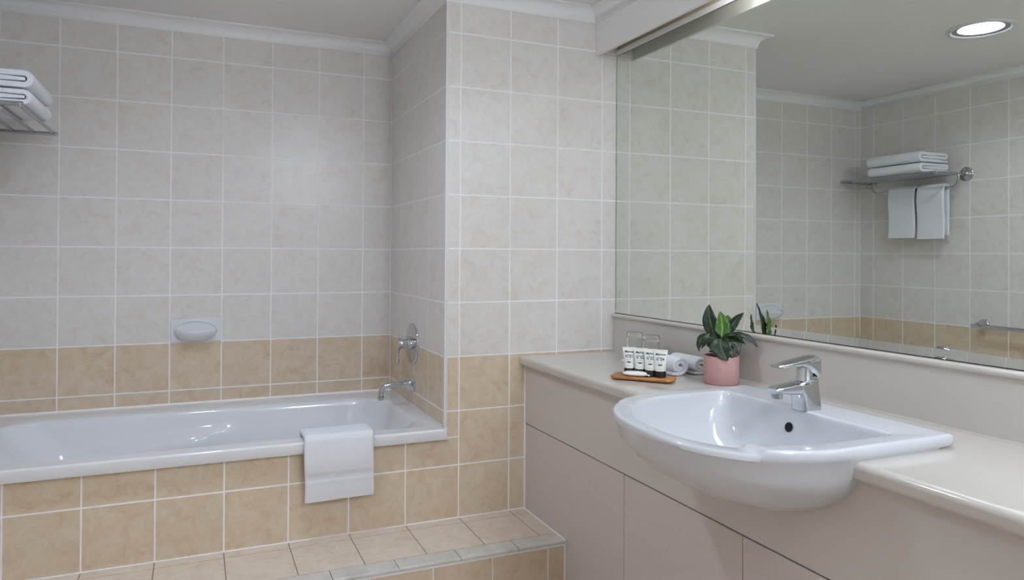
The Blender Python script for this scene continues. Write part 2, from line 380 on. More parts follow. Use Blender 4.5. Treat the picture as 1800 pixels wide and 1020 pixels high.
loops.append(RR(-1.360, 0.060, 0.066, 0.654, 0.13, ZRIM - 0.014))
ZB = -0.578
for i in range(1, 23):
    f = i / 22
    z = lerp(ZRIM - 0.014, ZB, f if f < 0.9 else f)
    g = f ** 1.1; rr = 0.13
    loops.append(RR(lerp(-1.36, -1.06, g), lerp(0.06, -0.02, g), lerp(0.066, 0.135, g), lerp(0.654, 0.585, g), rr, z))
loops.append(RR(-1.04, -0.04, 0.155, 0.565, 0.12, ZB - 0.010))
loops.append(RR(-0.98, -0.10, 0.21, 0.51, 0.09, ZB - 0.013))
# arm-rest swelling on the far and near inner sides
for k in range(6, 28):
    L2 = []
    for x, y, z in loops[k]:
        zc = lerp(-0.395, -0.335, max(0.0, min(1.0, (x + 1.15) / 0.55)))
        wx = sstep(-1.20, -1.02, x) * (1 - sstep(-0.72, -0.56, x))
        wz = sstep(zc + 0.02, zc - 0.012, z) if z > zc - 0.03 else 1 - sstep(zc - 0.035, zc - 0.13, z)
        if y > 0.5: y -= 0.045 * wx * max(0, wz)
        elif y < 0.2: y += 0.03 * wx * max(0, wz)
        L2.append((x, y, z))
    loops[k] = L2
mb = MB().loft(loops, False, True)
tubpart(mb, 'tub_shell', M['acrylic'], angle=60)
# front lip that hangs over the apron and runs past the pier corner
prof = [(0.046, ZRIM + 0.0012), (-0.012, ZRIM + 0.0012)] + arc((-0.0155, ZRIM - 0.0068), 0.0080, 92, 172, 6) + [(-0.0235, ZRIM - 0.034), (-0.0215, ZRIM - 0.0375), (-0.002, ZRIM - 0.0375), (-0.002, ZRIM - 0.012), (0.046, ZRIM - 0.012)]
def lip_end(x): return [(x + (0.020 if y < -0.001 else 0.0) * (1 - sstep(ZRIM - 0.03, ZRIM, z)) - (0.006 if y < -0.001 else 0.0), y, z) for y, z in prof]
mb = MB().loft([[(ox0, y, z) for y, z in prof], lip_end(XR - 0.002)])
tubpart(mb, 'front_lip', M['acrylic'], angle=60)
mb = MB().lathe([(0.035, 0), (0.034, 0.004), (0.028, 0.005), (0.012, 0.003)], (-0.16, 0.36, ZB - 0.013)); tubpart(mb, 'drain', M['chrome'])

# ------------------------------------------------------------------ bath mixer and spout on the pier's side
mx = empty('bath_mixer', (XR, 0.420, 0.0)); tag(mx, 'round chrome bath mixer plate with hanging lever above the spout', 'tap')
MB().lathe([(0.088, 0.0), (0.088, -0.003), (0.085, -0.007), (0.078, -0.009), (0.03, -0.0095)], (0, 0, 0), (1, 0, 0), 48).build('wall_plate', M['chrome'], mx)
MB().lathe([(0.027, -0.008), (0.027, -0.024), (0.024, -0.028)], (0, 0, 0), (1, 0, 0), 32).build('collar', M['chrome'], mx)
# lever: hub that tapers out, then drops
hub = []
for x, zt, zb_, hw in [(-0.024, 0.022, -0.022, 0.020), (-0.036, 0.022, -0.020, 0.020), (-0.048, 0.024, -0.016, 0.019), (-0.058, 0.027, -0.024, 0.018), (-0.066, 0.028, -0.040, 0.016)]:
    hub.append([(x, hw * math.cos(a), (zt + zb_) / 2 + (zt - zb_) / 2 * math.sin(a)) for a in [2 * PI * k / 20 for k in range(20)]])
MB().loft(hub).build('lever_hub', M['chrome'], mx)
lv = []
for z, xo, xi, hw in [(0.026, -0.068, -0.056, 0.015), (0.0, -0.070, -0.054, 0.015), (-0.025, -0.070, -0.058, 0.011), (-0.045, -0.069, -0.060, 0.0075), (-0.060, -0.069, -0.061, 0.0065), (-0.066, -0.073, -0.058, 0.009), (-0.076, -0.073, -0.058, 0.009), (-0.081, -0.070, -0.061, 0.006)]:
    lv.append([((xo + xi) / 2 + (xi - xo) / 2 * math.cos(a), hw * math.sin(a), z) for a in [2 * PI * k / 16 for k in range(16)]])
MB().loft(lv).build('lever', M['chrome'], mx)

sp = empty('bath_spout', (XR, 0.415, -0.166)); tag(sp, 'curved chrome bath spout projecting from the tiled wall below the mixer', 'spout')
MB().lathe([(0.037, 0.0), (0.037, -0.003), (0.033, -0.007), (0.022, -0.010), (0.0175, -0.016), (0.0160, -0.034), (0.0135, -0.042)], (0, 0, 0), (1, 0, 0), 36).build('flange', M['chrome'], sp)
path = [(-0.03, 0, 0), (-0.06, 0, 0.001), (-0.085, 0, 0.001)] + [(-0.100 - 0.036 * math.sin(math.radians(a)), 0, -0.036 + 0.037 * math.cos(math.radians(a))) for a in range(0, 86, 12)] + [(-0.1375, 0, -0.045)]
MB().tube(path, 0.0105, 16).build('pipe', M['chrome'], sp)
MB().lathe([(0.0105, 0), (0.0155, -0.003), (0.0155, -0.008), (0.0120, -0.012), (0.0120, -0.018), (0.009, -0.019)], (-0.1378, 0, -0.042), (0, 0, 1), 24).build('outlet', M['chrome'], sp)

# ------------------------------------------------------------------ ceramic soap dish on the back wall
sd = empty('soap_dish', (-0.7085, YB, 0.05)); tag(sd, 'white ceramic soap dish set in the back wall above the bath', 'soap dish')
MB().box(-0.0985, 0.0985, -0.008, 0.0, -0.049, 0.049).build('backplate', M['acrylic'], sd, bevel=0.003)
loops = []
def half(hw, dp, z, n=20, y0=-0.006): return [(hw * math.cos(PI + PI * i / n), y0 + dp * math.sin(PI + PI * i / n), z) for i in range(n + 1)]
for hw, dp, z in [(0.020, 0.010, -0.038), (0.042, 0.026, -0.0345), (0.060, 0.046, -0.027), (0.072, 0.060, -0.017), (0.080, 0.072, -0.004), (0.083, 0.077, 0.008), (0.082, 0.076, 0.013), (0.078, 0.071, 0.015), (0.073, 0.066, 0.012), (0.068, 0.060, 0.004), (0.055, 0.045, -0.004)]:
    loops.append(half(hw, dp, z - 0.009))
MB().loft(loops).build('dish', M['acrylic'], sd, angle=70)
MB().tube([(0.084 * math.cos(2 * PI * i / 48), -0.008, 0.040 * math.sin(2 * PI * i / 48)) for i in range(49)], 0.0045, 10).build('oval_rim', M['acrylic'], sd)

# ------------------------------------------------------------------ cloth helper: a thick strip along a path, extruded
def strip(path, t, a0, a1, axis='y', n=18, wob=0.002, seed=0, ends=0.55, skew=None, tf=None):
    P = [Vector((p[0], p[1])) for p in path]; k = len(P)
    nr = []
    for i in range(k):
        d = (P[min(k - 1, i + 1)] - P[max(0, i - 1)]).normalized(); nr.append(Vector((-d.y, d.x)))
    mb = MB(); loops = []
    A = [a0 + (a1 - a0) * u for u in [0, 0.012, 0.035] + [0.07 + 0.86 * i / n for i in range(n + 1)] + [0.965, 0.988, 1.0]]
    for ai, a in enumerate(A):
        e = {0: ends, 1: 0.85, 2: 0.97}.get(min(ai, len(A) - 1 - ai), 1.0)
        ring = []
        for side in (1, -1):
            idx = range(k) if side == 1 else range(k - 1, -1, -1)
            for i in idx:
                s = i / (k - 1); ed = min(1.0, 0.55 + 6 * min(s, 1 - s))
                th = t * (tf(s) if tf else 1.0) * e * ed / 2
                w = noise.noise(Vector((P[i].x * 14 + seed, P[i].y * 14, a * 11 + side * 3))) * wob
                p = P[i] + nr[i] * side * (th + w)
                aa = a + (skew(p, a) if skew else 0.0)
                ring.append((p.x, aa, p.y) if axis == 'y' else (aa, p.x, p.y))
        loops.append(ring)
    # fill the two ends as a ladder so that folded sections stay clean
    mb.loft(loops, False, False)
    m_ = 2 * k
    for base in (0, (len(loops) - 1) * m_):
        for i in range(k - 1): mb.f.append((base + i, base + i + 1, base + m_ - 2 - i, base + m_ - 1 - i))
    return mb
def local(mb, o):
    mb.v = [(p[0] - o[0], p[1] - o[1], p[2] - o[2]) for p in mb.v]; return mb

# hand towel over the bath rim
X0, X1 = -0.370, -0.137
yi, yo, zt = 0.066, -0.036, ZRIM + 0.012
path = [(yi + 0.022 + 0.30 * (ZRIM - 0.014 - z), z) for z in [ZRIM - 0.12 + 0.012 * i for i in range(9)]] + arc((yi - 0.000, zt - 0.016), 0.020, 10, 85, 6) + [(lerp(yi - 0.012, yo + 0.018, i / 5), zt + 0.004) for i in range(1, 5)] + arc((yo + 0.016, zt - 0.012), 0.016, 95, 175, 6) + [(yo - 0.001 - 0.004 * math.sin(i * 0.2), zt - 0.018 - i * 0.0068) for i in range(1, 29)]
npth = len(path)
def tfun(s):
    z = path[min(npth - 1, int(s * (npth - 1) + 0.5))][1]
    return 0.62 if (path[min(npth - 1, int(s * (npth - 1) + 0.5))][0] < 0 and -0.386 < z < -0.366) else 1.0
ht = empty('hand_towel', ((X0 + X1) / 2, yo, -0.455)); tag(ht, 'white terry hand towel draped over the front rim of the bathtub', 'towel')
mb = strip(path, 0.019, X0, X1, 'x', 22, 0.0016, 3, tf=tfun, skew=lambda p, a: 0.0022 * math.sin(p.y * 26))
mb.v = [(x, y, z - (0.003 * (X1 - x) / (X1 - X0) * sstep(-0.40, -0.45, z) if y < 0 else 0)) for x, y, z in mb.v]
local(mb, ht.location).build('outer_fold', M['terry'], ht, angle=80)
path2 = [(yo + 0.008, ZRIM - 0.045 - 0.0075 * i) for i in range(21)]
local(strip(path2, 0.009, X0 + 0.006, X1 - 0.022, 'x', 16, 0.001, 5), ht.location).build('inner_fold', M['terry'], ht, angle=80)

# ------------------------------------------------------------------ towel rack on the left wall
rk = empty('towel_rack', (XL, 0.42, 0.84)); tag(rk, 'chrome hotel towel rack with rails and hanging bar on the left wall', 'towel rack')
def L_(x, y, z): return (x - XL, y - 0.42, z - 0.84)
RX = [-1.222, -1.287, -1.352, -1.417]; Y0, Y1 = 0.118, 0.722; ZR = 0.836
for y in (Y0 + 0.0, Y1 - 0.0):
    pl = MB().lathe([(0.040, 0.0), (0.040, 0.004), (0.034, 0.009), (0.020, 0.013), (0.012, 0.020)], L_(XL, y, 0.838), (1, 0, 0), 28).build('wall_flange', M['chrome'], rk)
    MB().tube([L_(XL + 0.01, y, ZR), L_(-1.214, y, ZR)], 0.0075, 12).build('end_bar', M['chrome_dull'], rk)
    MB().lathe([(0.0, -0.002), (0.009, -0.002), (0.0095, 0.004), (0.006, 0.008), (0.0, 0.009)], L_(-1.214, y, ZR), (1, 0, 0), 16, False, False).build('end_cap', M['chrome'], rk)
for x in RX:
    MB().tube([L_(x, Y0, ZR + 0.003), L_(x, Y1, ZR + 0.003)], 0.0062, 12).build('shelf_rail', M['chrome_dull'], rk)
hx = -1.398
path = [L_(hx, Y0 + 0.0, ZR)] + [L_(hx, Y0 + 0.045 - 0.045 * math.cos(math.radians(a)), ZR - 0.025 - 0.045 * math.sin(math.radians(a))) for a in range(0, 91, 15)] + [L_(hx, Y1 - 0.06 - 0.045 + 0.045 * math.sin(math.radians(a)), ZR - 0.025 - 0.045 * math.cos(math.radians(a))) for a in range(0, 91, 15)] + [L_(hx, Y1 - 0.06, ZR - 0.01), L_(hx, Y1 - 0.06, ZR)]
MB().tube(path, 0.006, 12).build('hanging_bar', M['chrome'], rk)

def folded(zb, h, xf, xb, n):
    """folded bath towel section: an outer wrap around inner folds, open at the wall side"""
    t = h / 3.0
    r = h / 2 - t / 2; zc = zb + h / 2
    p = [(xb, zb + t / 2)]
    p += [(lerp(xb, xf - 0 - r, i / 12), zb + t / 2) for i in range(1, 13)]
    p += [(xf - r + r * math.sin(math.radians(a)), zc - r * math.cos(math.radians(a))) for a in range(15, 180, 15)]
    p += [(lerp(xf - r, xb + t * 0.9, i / 12), zb + h - t / 2) for i in range(0, 12)]
    rr = t / 2
    p += [(xb + t * 0.9 - rr * math.sin(math.radians(a)), zc + t / 2 + rr * math.cos(math.radians(a))) for a in range(0, 181, 30)]
    p += [(lerp(xb + t * 0.9, xf - r + t * 0.22, i / 10), zc) for i in range(1, 11)]
    return p, t
for zb, h, xf, y0, y1, lab, sd_ in [(0.8495, 0.049, -1.206, 0.198, 0.530, 'lower of the two folded white bath towels on the chrome rack', 1),
                                    (0.9040, 0.056, -1.204, 0.200, 0.534, 'upper of the two folded white bath towels on the chrome rack', 9)]:
    p, t = folded(zb, h, xf, -1.430, 0)
    o = local(strip(p, t * 1.06, y0, y1, 'y', 16, 0.0014, sd_, ends=0.8), (-1.32, (y0 + y1) / 2, zb)).build('folded_bath_towel', M['terry'], angle=80)
    o.location = (-1.32, (y0 + y1) / 2, zb); tag(o, lab, 'towel', 'bath towels folded on the rack')

for y0, y1, zb, lab in [(0.185, 0.345, 0.482, 'white hand towel hanging from rack bar, nearer the camera'), (0.362, 0.530, 0.490, 'white hand towel hanging from rack bar, nearer the back wall')]:
    zt = ZR - 0.058
    path = [(hx - 0.020, zb + 0.02 + i * (zt - 0.012 - zb - 0.02) / 16) for i in range(17)] + [(hx + 0.019 * math.cos(math.radians(a)), zt - 0.012 + 0.016 * math.sin(math.radians(a))) for a in range(165, -1, -15)] + [(hx + 0.020 + 0.004 * math.sin(i * 0.35), zt - 0.012 - i * (zt - 0.012 - zb) / 20) for i in range(1, 21)]
    o = local(strip(path, 0.016, y0, y1, 'y', 14, 0.002, y0 * 30), (hx, (y0 + y1) / 2, zb)).build('hanging_hand_towel', M['terry'], angle=80)
    o.location = (hx, (y0 + y1) / 2, zb); tag(o, lab, 'towel', 'hand towels on the hanging bar')

# towel rail lower on the left wall (seen in the mirror)
rl = empty('towel_rail', (XL, -0.3, 0.01)); tag(rl, 'chrome towel rail low on the left wall, reflected at the mirror edge', 'towel rail')
for y in (0.016, -0.62):
    MB().lathe([(0.024, 0.0), (0.024, 0.006), (0.020, 0.010), (0.012, 0.014), (0.011, 0.05), (0.015, 0.058), (0.013, 0.07), (0.0, 0.072)], (0, y + 0.3, 0.010), (1, 0, 0), 24, True, False).build('mount', M['chrome'], rl)
    pr_ = [(0, 0.026), (0.0, -0.018), (0.060, -0.016), (0.062, -0.002), (0.045, 0.010), (0.022, 0.022)]
    MB().loft([[(x, y + 0.3 + dy, 0.012 + z) for x, z in pr_] for dy in (-0.013, 0.013)]).build('bracket', M['chrome'], rl, bevel=0.003)
MB().tube([(0.052, 0.055 + 0.3, 0.0), (0.052, -0.66 + 0.3, 0.0)], 0.0105, 16).build('bar', M['chrome'], rl)

# ------------------------------------------------------------------ vanity, counter, splashback, mirror, pelmet
YE = -2.35
van = empty('vanity_cabinet', (XV, -1.2, ZF)); tag(van, 'long built-in vanity with cream fascia over pinkish laminate door panels', 'vanity')
def V(mb): return local(mb, (XV, -1.2, ZF))
FA, FB = -1.222 + 0.245, -1.222 - 0.245      # the fascia is cut away behind the basin body
cut = [(FA, -0.047)] + [(-1.222 + 0.245 * math.cos(math.radians(a)), -0.047 - 0.108 * math.sin(math.radians(a)) ** 0.8) for a in range(12, 180, 12)] + [(FB, -0.047)]
fp = [(-0.001, -0.047), (-0.001, -0.2675), (YE, -0.2675), (YE, -0.047)] + cut[::-1]
V(MB().extrude(fp, 'x', XV, XV + 0.018)).build('fascia', M['fascia'], van, False)
V(MB().box(XV + 0.006, XV + 0.020, YE, -0.002, -0.275, -0.262)).build('shadow_gap', M['dark_gap'], van, False)
JY = [-0.002, -0.692, -1.190, -1.690, YE]
for i in range(4):
    lo = ZS if False else ZF + 0.0
    y1, y0 = JY[i] - (0.0 if i == 0 else 0.0012), JY[i + 1] + 0.0012
    V(MB().box(XV + 0.0006, XV + 0.018, y0, y1, ZF + 0.001, -0.2715)).build('door_panel', M['panel'], van, False, bevel=0.0008)
V(MB().box(XV + 0.022, XV + 0.030, YE, -0.002, ZF + 0.001, -0.262)).build('carcass_front', M['dark_gap'], van, False)
V(MB().box(XV, XM, YE - 0.018, YE, ZF + 0.001, -0.047)).build('end_panel', M['fascia'], van, False)

def counter_prof(xb):
    nose = arc((0.450, ZT - 0.0135), 0.0135, 90, 200, 8)
    return [(xb, ZT - 0.036), (xb, ZT)] + nose + [(0.4365, ZT - 0.026), (0.440, ZT - 0.034), (0.446, ZT - 0.036)]
ct = MB()
CY0, CY1 = -0.972, -1.500
ct.extrude(counter_prof(XM - 0.002), 'y', CY0, -0.001)
ct.extrude(counter_prof(XM - 0.002), 'y', YE - 0.02, CY1)
ct.box(0.68, XM - 0.002, CY1, CY0, ZT - 0.036, ZT)
counter = ct.build('countertop', M['counter'], angle=50); tag(counter, 'glossy cream vanity countertop with rounded front edge cut around the basin', 'countertop')

spb = empty('splashback', (XM, -1.2, ZT)); tag(spb, 'low cream splashback with rounded top moulding between counter and mirror', 'splashback')
local(MB().box(0.8535, XM + 0.006, YE, -0.001, ZT + 0.0005, 0.128), (XM, -1.2, ZT)).build('panel', M['splash'], spb, False)
pm = [(XM + 0.004, 0.126), (0.8500, 0.1265)] + [(0.8500 - 0.0075 * math.sin(math.radians(a)), 0.1345 - 0.0080 * math.cos(math.radians(a))) for a in range(0, 181, 20)] + [(XM + 0.004, 0.1425)]
local(MB().extrude(pm, 'y', YE, -0.001), (XM, -1.2, ZT)).build('top_moulding', M['counter'], spb, angle=60)
local(MB().loft([[(0.8535, y, ZT), (0.8475, y, ZT), (0.8535, y, ZT + 0.006)] for y in (YE, -0.001)]), (XM, -1.2, ZT)).build('sealant', M['counter'], spb, False)

mi = empty('wall_mirror', (XM, -1.2, 0.143)); tag(mi, 'huge frameless wall mirror above the vanity reflecting the tiled room', 'mirror')
local(MB().box(XM, XM + 0.005, YE, -0.004, 0.1668, 1.190), (XM, -1.2, 0.143)).build('glass', M['mirror'], mi, False)
bv = [(XM + 0.005, 0.1668), (XM, 0.1668), (XM - 0.0013, 0.1446), (XM + 0.005, 0.1446)]
local(MB().extrude(bv, 'y', YE, -0.004), (XM, -1.2, 0.143)).build('bevelled_edge', M['mirror'], mi, False)
e = MB(); e.box(XM + 0.0004, XM + 0.006, -0.0045, -0.001, 0.143, 1.191); e.box(XM - 0.0014, XM + 0.006, YE, -0.001, 0.1425, 0.1450); e.box(XM + 0.0004, XM + 0.006, YE, -0.001, 1.190, 1.1915)
local(e, (XM, -1.2, 0.143)).build('edge', M['black'], mi, False)

pe = empty('light_pelmet', (XPF, -1.2, 1.183)); tag(pe, 'white boxed pelmet above the mirror hiding a strip light', 'pelmet')
def Pm(mb): return local(mb, (XPF, -1.2, 1.183))
Pm(MB().box(XPF, XPF + 0.016, YREAR + 0.001, -0.0005, 1.183, ZC)).build('front_board', M['cornice'], pe, False, bevel=0.001)
Pm(MB().box(XM - 0.004, XM + 0.010, YREAR + 0.001, -0.0005, 1.192, 1.212)).build('mirror_batten', M['cornice'], pe, False)
Pm(MB().box(XM + 0.002, XM + 0.007, YREAR + 0.001, -0.0005, 1.212, ZC)).build('shade_board', M['pelmet_shade'], pe, False)  # added board, its darker tone carries shade and dims the lamp's glare
fl_ = empty('fluorescent_lamp', (0.808, -1.36, 1.258)); tag(fl_, 'glowing strip light hidden behind the white pelmet above the mirror', 'lamp')
MB().tube([(0, 0.62, 0), (0, -0.62, 0)], 0.013, 16).build('glass_tube', M['tubelamp'], fl_)
for s in (1, -1): MB().lathe([(0.014, 0), (0.014, 0.025), (0.006, 0.03)], (0, 0.62 * s, 0), (0, s, 0), 16).build('end_cap', M['trimw'], fl_)
MB().box(-0.012, 0.012, -0.64, 0.64, 0.02, 0.09).build('batten', M['trimw'], fl_, False)

# ------------------------------------------------------------------ basin
YC = -1.2225
def dshape(xb, xs, xf, hw, rc, z, e=2.25, zf=None):
    """closed D outline: straight back, short sides, bowed front"""
    q = [(xb, hw * 0 + (hw - rc) * i / 12) for i in range(12)]
    q += [(x, y) for x, y in arc((xb - rc, hw - rc), rc, 0, 90, 8)]
    q += [(lerp(xb - rc, xs, i / 10), hw) for i in range(1, 10)]
    for i in range(0, 73):
        a = PI / 2 * i / 72
        q.append((xs - (xs - xf) * abs(math.sin(a)) ** (2 / e), hw * abs(math.cos(a)) ** (2 / e)))
    full = q + [(x, -y) for x, y in q[-2:0:-1]]
    return [(x, YC + y, (zf(x, z, y) if zf else z)) for x, y in full]
def notch(x, z, y): return z - lerp(0.0105, 0.003, sstep(-0.20, 0.20, y)) * (1 - sstep(0.255, 0.266, x))
bl = []
for i in range(22):
    sc_ = lerp(0.10, 1.0, (i / 21) ** 0.7)
    zz = -0.006 - 0.172 * max(0.0, 1 - sc_ ** 2.1) ** 0.56
    bl.append(dshape(0.685 - 0.09 * (1 - sc_), 0.56 - 0.13 * sc_, 0.56 - 0.3995 * sc_, 0.2965 * sc_, 0.02 * sc_, zz))
for z, xf, hw, xb, rc in [(-0.004, 0.1592, 0.2985, 0.7115, 0.012), (0.006, 0.158, 0.300, 0.713, 0.012), (0.0135, 0.1586, 0.2994, 0.7124, 0.012), (0.0168, 0.1608, 0.2972, 0.710, 0.011), (0.018, 0.1640, 0.2940, 0.707, 0.010), (0.0181, 0.170, 0.288, 0.701, 0.010)]:
    bl.append(dshape(xb, 0.43, xf, hw, rc, z, zf=notch if z > 0 else None))
for z, xf, hw, xb, rc in [(0.0180, 0.186, 0.256, 0.602, 0.020), (0.0172, 0.190, 0.252, 0.597, 0.022), (0.0140, 0.1925, 0.2495, 0.594, 0.024), (0.006, 0.1945, 0.2475, 0.592, 0.026), (-0.006, 0.198, 0.245, 0.5895, 0.028)]:
    bl.append(dshape(xb, 0.44, xf, hw, rc, z, zf=notch if z > 0 else None))
for z, xf, hw, xb, rc in [(-0.03, 0.209, 0.238, 0.583, 0.05), (-0.06, 0.222, 0.225, 0.573, 0.055), (-0.085, 0.240, 0.207, 0.560, 0.06), (-0.105, 0.265, 0.182, 0.542, 0.06), (-0.118, 0.298, 0.15, 0.520, 0.055), (-0.126, 0.335, 0.11, 0.495, 0.05), (-0.130, 0.37, 0.07, 0.47, 0.03), (-0.131, 0.40, 0.03, 0.445, 0.01)]:
    bl.append(dshape(xb, max(0.40, xf + 0.02) if xf > 0.33 else 0.44, xf, hw, rc, z))
bas = empty('wash_basin', (0.46, YC, ZT)); tag(bas, 'white semi-recessed porcelain wash basin bulging from the vanity front', 'basin')
local(MB().loft(bl), (0.46, YC, ZT)).build('bowl', M['porcelain'], bas, angle=75)
local(MB().lathe([(0.0115, 0.0), (0.0115, 0.0012), (0.0, 0.0012)], (0.5825, -1.208, -0.0265), (-0.97, 0, 0.24), 24, True, False), (0.46, YC, ZT)).build('overflow_hole', M['hole'], bas)
local(MB().lathe([(0.021, 0.0), (0.021, 0.004), (0.016, 0.005), (0.0, 0.003)], (0.42, YC, -0.1305), (0, 0, 1), 24, True, False), (0.46, YC, ZT)).build('drain', M['chrome'], bas)

# ------------------------------------------------------------------ basin mixer tap
ZD = 0.0178
tp = empty('basin_mixer', (0.618, YC - 0.004, ZD)); tag(tp, 'chrome single-lever mixer tap standing on the wash basin', 'tap')
# body: side profile (x, z) swept across a width that narrows upwards
sec = []
def ring(x0, x1, hw, z, tilt=0.0, n=32, e=4.6):
    out = []
    for k in range(n):
        a = 2 * PI * k / n; c, s_ = math.cos(a), math.sin(a)
        u = abs(c) ** (2 / e) * (1 if c >= 0 else -1); w = abs(s_) ** (2 / e) * (1 if s_ >= 0 else -1)
        x = (x0 + x1) / 2 + (x1 - x0) / 2 * u
        out.append((x, hw * w, z + tilt * (x - (x0 + x1) / 2)))
    return out
body = [ring(-0.028, 0.029, 0.0245, 0.0), ring(-0.028, 0.029, 0.0245, 0.002), ring(-0.030, 0.0275, 0.0235, 0.018), ring(-0.034, 0.026, 0.0228, 0.034, 0.0), ring(-0.042, 0.0245, 0.0222, 0.046, 0.03), ring(-0.044, 0.0235, 0.022, 0.058, 0.06), ring(-0.040, 0.0225, 0.0215, 0.0675, 0.10), ring(-0.036, 0.020, 0.0195, 0.0695, 0.10)]
MB().loft(body).build('body', M['chrome'], tp, angle=50)
def rsec(x, zc, hh, hw, n=28, e=4.0):
    out = []
    for k in range(n):
        a = 2 * PI * k / n; c, s_ = math.cos(a), math.sin(a)
        out.append((x, hw * abs(c) ** (2 / e) * (1 if c >= 0 else -1), zc + hh * abs(s_) ** (2 / e) * (1 if s_ >= 0 else -1)))
    return out
spt = [rsec(0.0, 0.0525, 0.0155, 0.0215), rsec(-0.03, 0.0515, 0.0140, 0.0212), rsec(-0.06, 0.0510, 0.0115, 0.0205), rsec(-0.088, 0.0505, 0.0090, 0.0195), rsec(-0.100, 0.0500, 0.0080, 0.0185), rsec(-0.106, 0.0496, 0.0060, 0.0160)]
MB().loft(spt).build('spout', M['chrome'], tp, angle=50)
MB().lathe([(0.0125, 0.006), (0.0125, -0.008), (0.0105, -0.009), (0.010, -0.006)], (-0.0905, 0, 0.040), (0, 0, 1), 24).build('aerator', M['chrome_dull'], tp)
MB().lathe([(0.0195, 0.0), (0.0195, 0.006), (0.0185, 0.008), (0.0185, 0.038)], (-0.006, 0, 0.066), (0.0, 0, 1), 32).build('cartridge_collar', M['chrome'], tp)
lev = [rsec(0.0285, 0.098, 0.018, 0.0150), rsec(0.0265, 0.098, 0.0245, 0.0195), rsec(0.018, 0.100, 0.0260, 0.0220), rsec(0.006, 0.1045, 0.0205, 0.0226), rsec(-0.012, 0.1090, 0.0125, 0.0222), rsec(-0.032, 0.1105, 0.0075, 0.0210), rsec(-0.055, 0.1090, 0.0055, 0.0195), rsec(-0.078, 0.1065, 0.0045, 0.0180), rsec(-0.092, 0.1050, 0.0042, 0.0165), rsec(-0.097, 0.1046, 0.0028, 0.0135)]
MB().loft(lev).build('lever', M['chrome'], tp, angle=50)

# ------------------------------------------------------------------ potted plant
PX, PY, PR = 0.767, -0.753, 0.0525
pp = empty('potted_plant', (PX, PY, ZT)); tag(pp, 'green leafy plant in a dusty pink concrete pot by the splashback', 'potted plant')
MB().lathe([(PR - 0.003, 0.0), (PR, 0.003), (PR, 0.0825), (PR - 0.001, 0.0845), (PR - 0.005, 0.0845), (PR - 0.006, 0.0825), (PR - 0.006, 0.072)], (0, 0, 0), (0, 0, 1), 56, True, False).build('pot', M['pot'], pp, angle=50)
mb = MB().lathe([(PR - 0.0055, 0.0), (PR - 0.0055, 0.0745), (0.034, 0.077), (0.018, 0.079), (0.0, 0.080)], (0, 0, 0.001), (0, 0, 1), 32, True, False); mb.build('soil', M['soil'], pp)
ZTOP = 0.075
vx, vy = 0.642, 0.759           # viewing direction on plan
RT = Vector((vy, -vx, 0)); DP = Vector((vx, vy, 0)); UP = Vector((0, 0, 1))
def pt(u, z, dpt=0.0):          # u: sideways (to the right when facing the mirror corner), z above counter, dpt: depth
    return RT * u + UP * z + DP * dpt
def leaf(name, base, ctrl, tip, width, face, mat, cup=0.25, nseg=14, bias=0.85, stem=True):
    base, ctrl, tip = pt(*base), pt(*ctrl), pt(*tip); face = (RT * face[0] + UP * face[1] + DP * face[2]).normalized()
    c = bez(base, ctrl, tip, nseg); vs = []; uv = []; K = 6
    for i, p in enumerate(c):
        t = (c[min(nseg, i + 1)] - c[max(0, i - 1)]).normalized()
        sd_ = t.cross(face).normalized(); nn = sd_.cross(t).normalized(); s = i / nseg
        w = width / 2 * max(0.02, (math.sin(PI * min(1, s ** bias)) ** 0.72) * (1 - 0.18 * s))
        if i == 0: w = 0.0012
        if i == nseg: w = 0.0003
        for k in range(K + 1):
            q = k / K * 2 - 1
            vs.append(p + sd_ * q * w + nn * (abs(q) ** 1.4) * w * cup + nn * 0.0012 * math.sin(s * 19 + q * 4)); uv.append((k / K, s))
    mb = MB(); fs = [(i * (K + 1) + k, i * (K + 1) + k + 1, (i + 1) * (K + 1) + k + 1, (i + 1) * (K + 1) + k) for i in range(nseg) for k in range(K)]
    me = bpy.data.meshes.new('leaf'); me.from_pydata([tuple(v) for v in vs], [], fs); l = me.uv_layers.new(name='UVMap')
    for p in me.polygons:
        p.use_smooth = True
        for li in p.loop_indices: l.data[li].uv = uv[me.loops[li].vertex_index]
    me.materials.append(mat)
    o = bpy.data.objects.new(name, me); C.objects.link(o); o.parent = pp
    m_ = o.modifiers.new('thick', 'SOLIDIFY'); m_.thickness = 0.0007
    return o
Q = 1 / 606.0
def px(u, v, dpt=0.0):          # plant-local coordinates from the layout sketch: centre column, counter level
    return ((u - 1267.5) * Q * (1 + dpt * 0.35), (671.5 - v) / 596.0, dpt)
